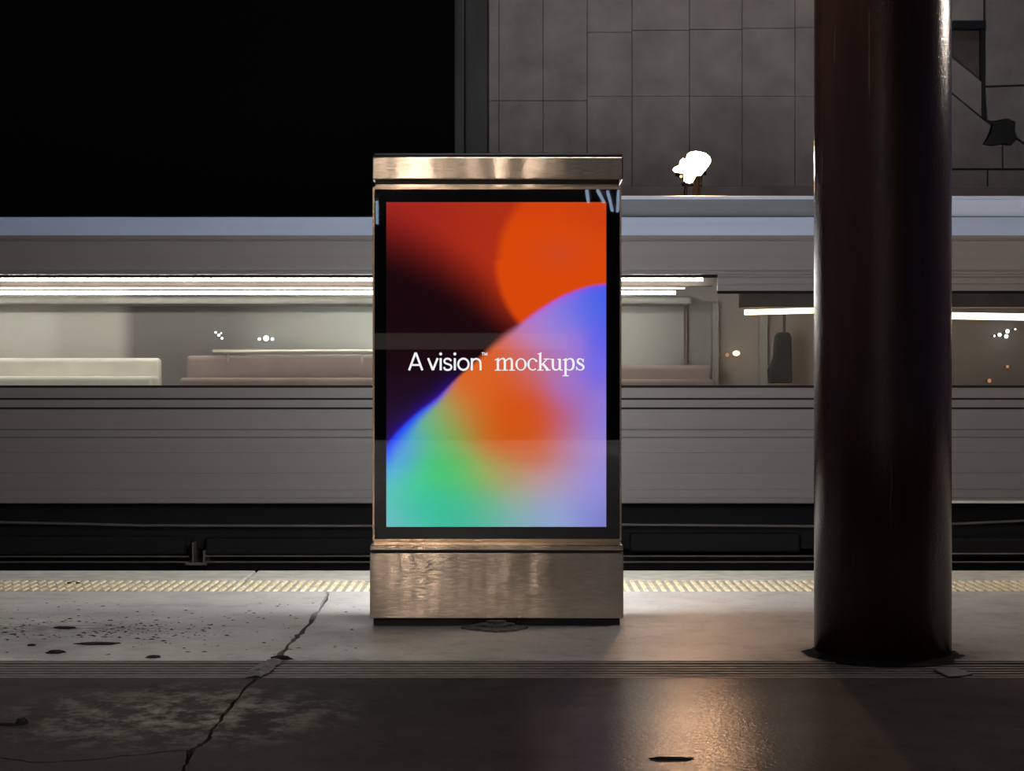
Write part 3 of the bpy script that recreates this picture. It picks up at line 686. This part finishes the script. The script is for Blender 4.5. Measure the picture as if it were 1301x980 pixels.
def upper(x, y):
    # dark ground with the red glow from the top, and the orange disc
    yb = interp([(480, 322), (520, 338), (560, 358), (600, 385), (640, 420), (700, 470)], x)   # where the glow dies out
    red = lerp3(s2l((162, 38, 32)), s2l((178, 48, 24)), sst(491, 640, x))
    g = sst(yb + 28, yb - 78, y); glow = g*g*0.55 + g*0.45
    base = lerp3(s2l((27, 9, 14)), red, glow)
    base = lerp3(base, s2l((40, 22, 52)), sst(440, 560, y)*0.8)
    d = math.hypot(x - 742, (y - 332)*0.97)
    a = sst(118, 106 if y > 330 else 100, d)
    org = lerp3(s2l((222, 74, 12)), s2l((204, 68, 22)), sst(700, 775, x)*sst(330, 257, y))
    org = lerp3(org, s2l((212, 66, 16)), sst(300, 257, y)*0.6)
    org = lerp3(org, s2l((212, 76, 36)), math.exp(-((x-712)**2/900 + (y-322)**2/350))*0.7)
    halo = math.exp(-max(0, d-106)/14.0)*0.25*sst(430, 380, y)
    base = lerp3(base, s2l((190, 50, 16)), halo)
    return lerp3(base, org, a)
def picture(x, y):
    ye = interp(EDGE_C, x); slope = (interp(EDGE_C, x+2) - interp(EDGE_C, x-2))/4.0
    d = (y - ye)/math.sqrt(1+slope*slope)           # + is inside the lobe
    soft = 3.0 + 6.0*math.exp(-((x-640)/28.0)**2)
    t = sst(-soft*0.6, soft, d)
    if d < 25:
        up = upper(x, y)
    else: up = (0, 0, 0)
    inn = lobe(x, max(y, ye+4))
    # luminous rim: violet at the right, none in the middle, deep blue at the lower left
    rr = sst(652, 690, x); rl = sst(590, 555, x)
    rimr = lerp3(s2l((205, 70, 215)), s2l((120, 80, 250)), sst(700, 770, x))
    inn = lerp3(inn, rimr, rr*math.exp(-max(0, d)/5.0)*0.85)
    wid = 6.0 + 8.0*sst(570, 495, x)
    riml = lerp3(s2l((110, 50, 215)), s2l((35, 60, 250)), sst(575, 535, x))
    inn = lerp3(inn, riml, rl*math.exp(-(max(0, d)/wid)**2)*0.95)
    up = lerp3(up, s2l((55, 20, 170)), rl*math.exp(-max(0, -d)/6.0)*0.6)
    c = lerp3(up, inn, t)
    return c
NX, NY = 186, 276
me = bpy.data.meshes.new('screen')
vs, cols = [], []
sy = KY + 0.012
for j in range(NY+1):
    py = 256.6 + (669.9-256.6)*j/NY
    for i in range(NX+1):
        px = 490.6 + (770.4-490.6)*i/NX
        vs.append((kx(px), sy, kz(py))); cols.append(picture(px, py))
fs = [(j*(NX+1)+i, (j+1)*(NX+1)+i, (j+1)*(NX+1)+i+1, j*(NX+1)+i+1) for j in range(NY) for i in range(NX)]
me.from_pydata(vs, [], fs); me.update()
at_ = me.color_attributes.new('picture', 'FLOAT_COLOR', 'POINT')
buf = []
for c in cols: buf += [c[0], c[1], c[2], 1.0]
at_.data.foreach_set('color', buf)
m, nt, out = mat('display_picture')
ca = N(nt, 'ShaderNodeVertexColor', layer_name='picture'); e = N(nt, 'ShaderNodeEmission'); nt.links.new(ca.outputs[0], e.inputs[0]); e.inputs[1].default_value = 1.0
nt.links.new(e.outputs[0], out.inputs['Surface']); me.materials.append(m)
scr = bpy.data.objects.new('screen', me); C.objects.link(scr); scr.parent = k; scr.matrix_parent_inverse = Matrix.Translation(-k.location)
scr['label'] = 'glowing screen with orange, blue and green colour shapes'

# lettering, drawn stroke by stroke
def stroke(bm, pts, w, o, s, curve=True, closed=False, n=8):
    P = [(p[0], p[1], (p[2] if len(p) > 2 else w)) for p in pts]
    if closed: P = P + [P[0]]
    Q = catmull(P, n) if curve and len(P) > 2 else P
    L, R = [], []
    for i, (x, y, ww) in enumerate(Q):
        a = Q[max(0, i-1)]; b = Q[min(len(Q)-1, i+1)]
        dx, dy = b[0]-a[0], b[1]-a[1]; l = math.hypot(dx, dy) or 1
        nx, ny = -dy/l*ww/2, dx/l*ww/2
        for lst, sg in ((L, 1), (R, -1)):
            px = o[0] + (x + sg*nx)/s; py = o[1] + (y + sg*ny)/s
            lst.append(bm.verts.new((kx(px), sy - 0.001, kz(py))))
    for i in range(len(Q)-1): bm.faces.new((L[i], L[i+1], R[i+1], R[i]))
def ell(cx, cy, rx, ry, wt, ws, a0=0, a1=360, n=28):
    return [(cx + rx*math.cos(math.radians(a0+(a1-a0)*i/n)), cy + ry*math.sin(math.radians(a0+(a1-a0)*i/n)), ws + (wt-ws)*abs(math.sin(math.radians(a0+(a1-a0)*i/n)))) for i in range(n+1)]
def word(name, fn):
    bm = nb(); fn(bm); return obj(name, bm, M['white_ink'], scr)
def sans(bm):
    o, s = (510, 440), 10.84
    S = lambda p, w=29, c=True: stroke(bm, p, w, o, s, c)
    S([(103,333),(193,90)], 30, False); S([(197,90),(287,333)], 30, False); S([(135,259),(255,259)], 26, False); S([(186,92),(204,92)], 12, False)
    S([(366,165),(432,330)], 30, False); S([(498,165),(432,330)], 30, False)
    for x in (540, 735):
        S([(x,165),(x,333)], 30, False); S(ell(x, 107, 10, 10, 21, 21))
    S([(684,205),(665,180),(633,172),(602,182),(590,208),(603,232),(640,247),(674,262),(688,290),(672,317),(636,328),(600,317),(584,288)], 27)
    S(ell(853, 249, 72, 77, 28, 28))
    S([(969,165),(969,333)], 29, False); S([(969,240),(978,205),(1000,182),(1030,175),(1062,184),(1083,208),(1089,245),(1089,333)], 27)
    S([(1104,90),(1140,90)], 9, False); S([(1122,90),(1122,128)], 9, False)
    S([(1147,128),(1147,88)], 9, False); S([(1147,90),(1162,124)], 9, False); S([(1162,124),(1178,90)], 9, False); S([(1178,88),(1178,128)], 9, False)
def serif(bm):
    o, s = (615, 440), 9.293
    S = lambda p, w=28, c=True: stroke(bm, p, w, o, s, c)
    th, fo = 11, 27
    S([(126,163,9),(150,154,12),(176,140,9)], 10); S([(163,150),(163,284)], fo, False); S([(127,283),(202,283)], th, False)
    S([(168,185,8),(190,158,14),(215,146,18),(238,154,24),(245,185,fo),(245,284,fo)]); S([(212,283),(283,283)], th, False)
    S([(250,185,8),(272,158,14),(298,146,18),(321,154,24),(328,185,fo),(328,284,fo)]); S([(296,283),(366,283)], th, False)
    S(ell(436, 215, 54, 67, 13, 28))
    S(ell(575, 215, 52, 67, 13, 28, 48, 300)); S([(600,158,12),(616,172,24),(620,186,20)])
    S([(632,92,8),(655,88,12),(678,74,9)], 10); S([(664,80),(664,284)], fo, False); S([(628,283),(702,283)], th, False)
    S([(672,228),(740,158)], 13, False); S([(704,151),(776,151)], th, False); S([(694,206),(757,284)], 29, False); S([(728,283),(788,283)], th, False)
    S([(784,154),(826,154)], th, False); S([(813,150,fo),(813,235,fo),(822,266,24),(845,281,18),(872,274,14),(892,250,9)]); S([(866,154),(908,154)], th, False); S([(895,150),(895,278)], fo, False); S([(895,281),(930,281)], th+2, False)
    S([(930,164,9),(952,155,12),(974,140,9)], 10); S([(963,150),(963,351)], fo, False); S([(928,350),(1003,350)], th, False)
    S([(968,180,8),(990,156,13),(1020,148,16),(1048,165,25),(1058,212,28),(1048,260,25),(1020,281,15),(992,279,12),(968,262,9)])
    S([(1172,186,8),(1160,160,12),(1138,149,14),(1112,158,20),(1106,180,25),(1122,202,27),(1150,217,27),(1174,240,26),(1172,264,20),(1148,281,13),(1118,278,12),(1098,258,10),(1092,240,8)]); S([(1174,148),(1174,190)], 9, False); S([(1091,240),(1091,284)], 9, False)
word('lettering', sans); word('lettering', serif)

# ------------------------------------------------------------------ column
cy = 7.9; ccx = gx(1121, cy); R = 87*cy/F*0.985
col = thing('column', 'round glossy dark red-brown steel column to the right of the kiosk', 'column', (ccx, cy, 0))
bm = nb(); lathe(bm, [(R, 0), (R, 1.2), (R, 2.4), (R, 3.6), (R, 4.74)], (ccx, cy, 0), (0, 0, 1), 96); sh = obj('shaft', bm, M['column'], col, smooth=True)
ad = sh.data
for p in ad.polygons:
    if abs(p.normal.z) > 0.5: p.use_smooth = False
bm = nb(); seg = 80; r_in = R - 0.01; rings = []
for q, (dr, h) in enumerate(((0.0, 0.02), (0.010, 0.012), (0.022, 0.005), (0.05, 0.001))):
    rings.append([bm.verts.new((ccx + (R + dr*(0.7 + 0.5*math.sin(i*0.7) * math.sin(i*0.23)) + (random.uniform(0, 0.012) if dr else -0.004))*math.cos(2*math.pi*i/seg), cy + (R + dr*0.7 + (random.uniform(0, 0.01) if dr else -0.004))*math.sin(2*math.pi*i/seg), h + random.uniform(0, 0.003))) for i in range(seg)])
for a, b in zip(rings[:-1], rings[1:]):
    for i in range(seg): bm.faces.new((a[i], a[(i+1)%seg], b[(i+1)%seg], b[i]))
obj('mortar_collar', bm, M['mortar'], col, smooth=True)

# ------------------------------------------------------------------ small things lying on the platform
def lumpy(name, px, py, rx, ry, h, m, label, cat, n=18, group=None, rough=0.25, off=0):
    c = ground(px, py); bm = nb(); rings = []
    prof = ((1.0, 0.0), (0.86, 0.55), (0.5, 0.9))
    for f_, hh in prof:
        rings.append([bm.verts.new((c.x + rx*f_*math.cos(2*math.pi*i/n)*random.uniform(1-rough, 1+rough), c.y + ry*f_*math.sin(2*math.pi*i/n)*random.uniform(1-rough, 1+rough), h*hh*random.uniform(0.75, 1.1) if hh else -0.001)) for i in range(n)])
    t = bm.verts.new((c.x, c.y, h))
    for a, b in zip(rings[:-1], rings[1:]):
        for i in range(n): bm.faces.new((a[i], a[(i+1)%n], b[(i+1)%n], b[i]))
    for i in range(n): bm.faces.new((rings[-1][i], rings[-1][(i+1)%n], t))
    bm.faces.new(rings[0][::-1])
    o = obj(name, bm, m); tag(o, label, cat, group); return o
G = 'clods of dirt on the platform'
lumpy('dirt_clod', 70, 829.5, 0.045, 0.04, 0.012, M['dirt'], 'flat black clod of dirt at left, close to the drain', 'dirt', group=G)
lumpy('dirt_clod', 195, 835.5, 0.033, 0.03, 0.010, M['dirt'], 'small dark clod touching the drain left of the crack', 'dirt', group=G)
lumpy('dirt_clod', 40, 820.5, 0.02, 0.018, 0.008, M['dirt'], 'tiny dark clod at far left above the flat black one', 'dirt', group=G)
lumpy('dirt_clod', 122, 818.5, 0.10, 0.04, 0.008, M['dirt'], 'wide dark smear of dirt with a white chip on it', 'dirt', group=G, rough=0.4)
lumpy('dirt_clod', 82, 798.5, 0.055, 0.03, 0.010, M['dirt'], 'dark clod in the dirty patch farther back at left', 'dirt', group=G, rough=0.4)
lumpy('dirt_clod', 27, 920, 0.024, 0.03, 0.022, M['dirt'], 'dark lump at the left edge in the foreground', 'dirt', group=G)
lumpy('dirt_clod', 8, 921.5, 0.05, 0.012, 0.008, M['dirt'], 'thin dark twig-like dirt beside the foreground lump', 'dirt', group=G)
lumpy('dirt_clod', 358, 838, 0.045, 0.02, 0.018, M['dirt'], 'dark rubble where the crack meets the drain', 'dirt', group=G, rough=0.4)
lumpy('dirt_clod', 852, 965.5, 0.075, 0.010, 0.010, M['dirt'], 'long thin dark strip of dirt in the foreground below the lamp reflection', 'dirt', group=G, rough=0.35)
lumpy('dirt_clod', 92, 741, 0.05, 0.03, 0.008, M['dirt'], 'dark clod lying on the tactile strip at left', 'dirt', group=G, rough=0.3)
bm = nb(); rg = random.Random(3)
for q in range(520):
    px_ = rg.gauss(95, 95) if q < 380 else rg.uniform(0, 480); py_ = rg.gauss(800, 7.5) if q < 380 else rg.uniform(762, 836)
    if py_ < 765 or py_ > 834 or px_ > 460 or px_ < -60: continue
    c0 = ground(px_, py_)
    if any((c0 - ground(*k_)).length < 0.2 for k_ in ((70,829.5),(195,835.5),(40,820.5),(122,818.5),(82,798.5),(358,838))): continue
    r_0 = rg.uniform(0.002, 0.008)**1.0
    ex = rg.uniform(1.0, 2.6); hh = r_0*rg.uniform(0.3, 0.7)
    ring = [bm.verts.new((c0.x + r_0*ex*math.cos(a_), c0.y + r_0*math.sin(a_)*rg.uniform(0.7, 1.3), 0.0)) for a_ in [math.pi*2*i_/6 + rg.uniform(-.3, .3) for i_ in range(6)]]
    tp = bm.verts.new((c0.x, c0.y, hh))
    for i_ in range(6): bm.faces.new((ring[i_], ring[(i_+1)%6], tp))
    bm.faces.new(ring[::-1])
o = obj('grit', bm, M['dirt']); tag(o, 'scattered dark grit over the platform left of the crack', 'grit'); o['kind'] = 'stuff'
o = lumpy('stone_chip', 124, 817.3, 0.008, 0.008, 0.020, M['chip'], 'tiny white chip on the wide dirt smear at left', 'chip')
o = lumpy('stone_chip', 349, 837, 0.010, 0.016, 0.026, M['chip'], 'pale chip at the crack beside the drain', 'chip')
for i, (px, py, r) in enumerate(((1022,798,.012), (928,811,.006))): pass
# cement smeared across the drain at the crack
bm = nb(); rows = []
for q in range(13):
    f_ = q/12; c0 = ground(350 - 27*f_, 839 + 23*f_); w = 0.028 + 0.022*math.sin(math.pi*f_)
    rows.append([bm.verts.new((c0.x + w*s_ + random.uniform(-0.012, 0.012), c0.y, 0.0045 + 0.008*(1-abs(s_))*random.uniform(0.5, 1.2))) for s_ in (-1.2, -0.6, 0, 0.5, 0.9)])
for a, b in zip(rows[:-1], rows[1:]):
    for i in range(4): bm.faces.new((a[i], a[i+1], b[i+1], b[i]))
r_ = bmesh.ops.extrude_face_region(bm, geom=list(bm.faces))
for v in [g_ for g_ in r_['geom'] if isinstance(g_, bmesh.types.BMVert)]: v.co.z -= 0.0015
o = obj('mortar_smear', bm, M['slate']); tag(o, 'grey smear of mortar bridging the drain at the crack', 'mortar')
# broken paving flakes at the foot of the kiosk
sl = thing('broken_paving_patch', 'flaked diamond-shaped patch of broken paving at the foot of the kiosk', 'rubble', (gx(630, 8.7), 8.7, 0))
for zz, pts_ in ((0.010, ((585,799.5),(600,796.2),(655,796.2),(672,799),(655,802.5),(630,804.5),(605,801.5))), (0.022, ((604,798.5),(612,796.3),(648,796.3),(655,797.5),(640,800.5),(618,800.5))), (0.034, ((616,797.5),(622,796.4),(642,796.4),(640,798),(628,799)))):
    bm = nb(); P_ = []
    for a, b in zip(pts_, pts_[1:] + pts_[:1]):
        ga, gb = ground(*a), ground(*b)
        for q in range(4):
            c0 = ga.lerp(gb, q/4); P_.append((c0.x + random.uniform(-0.006, 0.006), min(c0.y + random.uniform(-0.008, 0.008), KY + 0.012)))
    extrude_xy(bm, P_, 0.0 if zz < 0.011 else zz - 0.011, zz); obj('flake', bm, M['slate'], sl)
# loose cover plate by the column
a = [ground(*p) for p in ((1186,852),(1205,862),(1222,861),(1236,858),(1215,851))]
bm = nb(); extrude_xy(bm, [(p.x, p.y) for p in a], 0.0, 0.008); o = obj('loose_plate', bm, M['plate'], bevel=0.002); tag(o, 'small loose pale plate lying on the drain beside the column base', 'plate')

# ------------------------------------------------------------------ camera
cam = bpy.data.cameras.new('camera'); co = bpy.data.objects.new('camera', cam); C.objects.link(co)
cam.sensor_width = 36.0; cam.sensor_fit = 'HORIZONTAL'; cam.lens = F/1301*36.0
cam.shift_y = -12.0/1301; cam.clip_end = 200
co.location = (0, 0, CZ); co.rotation_euler = (math.radians(90), 0, 0)
sc.camera = co
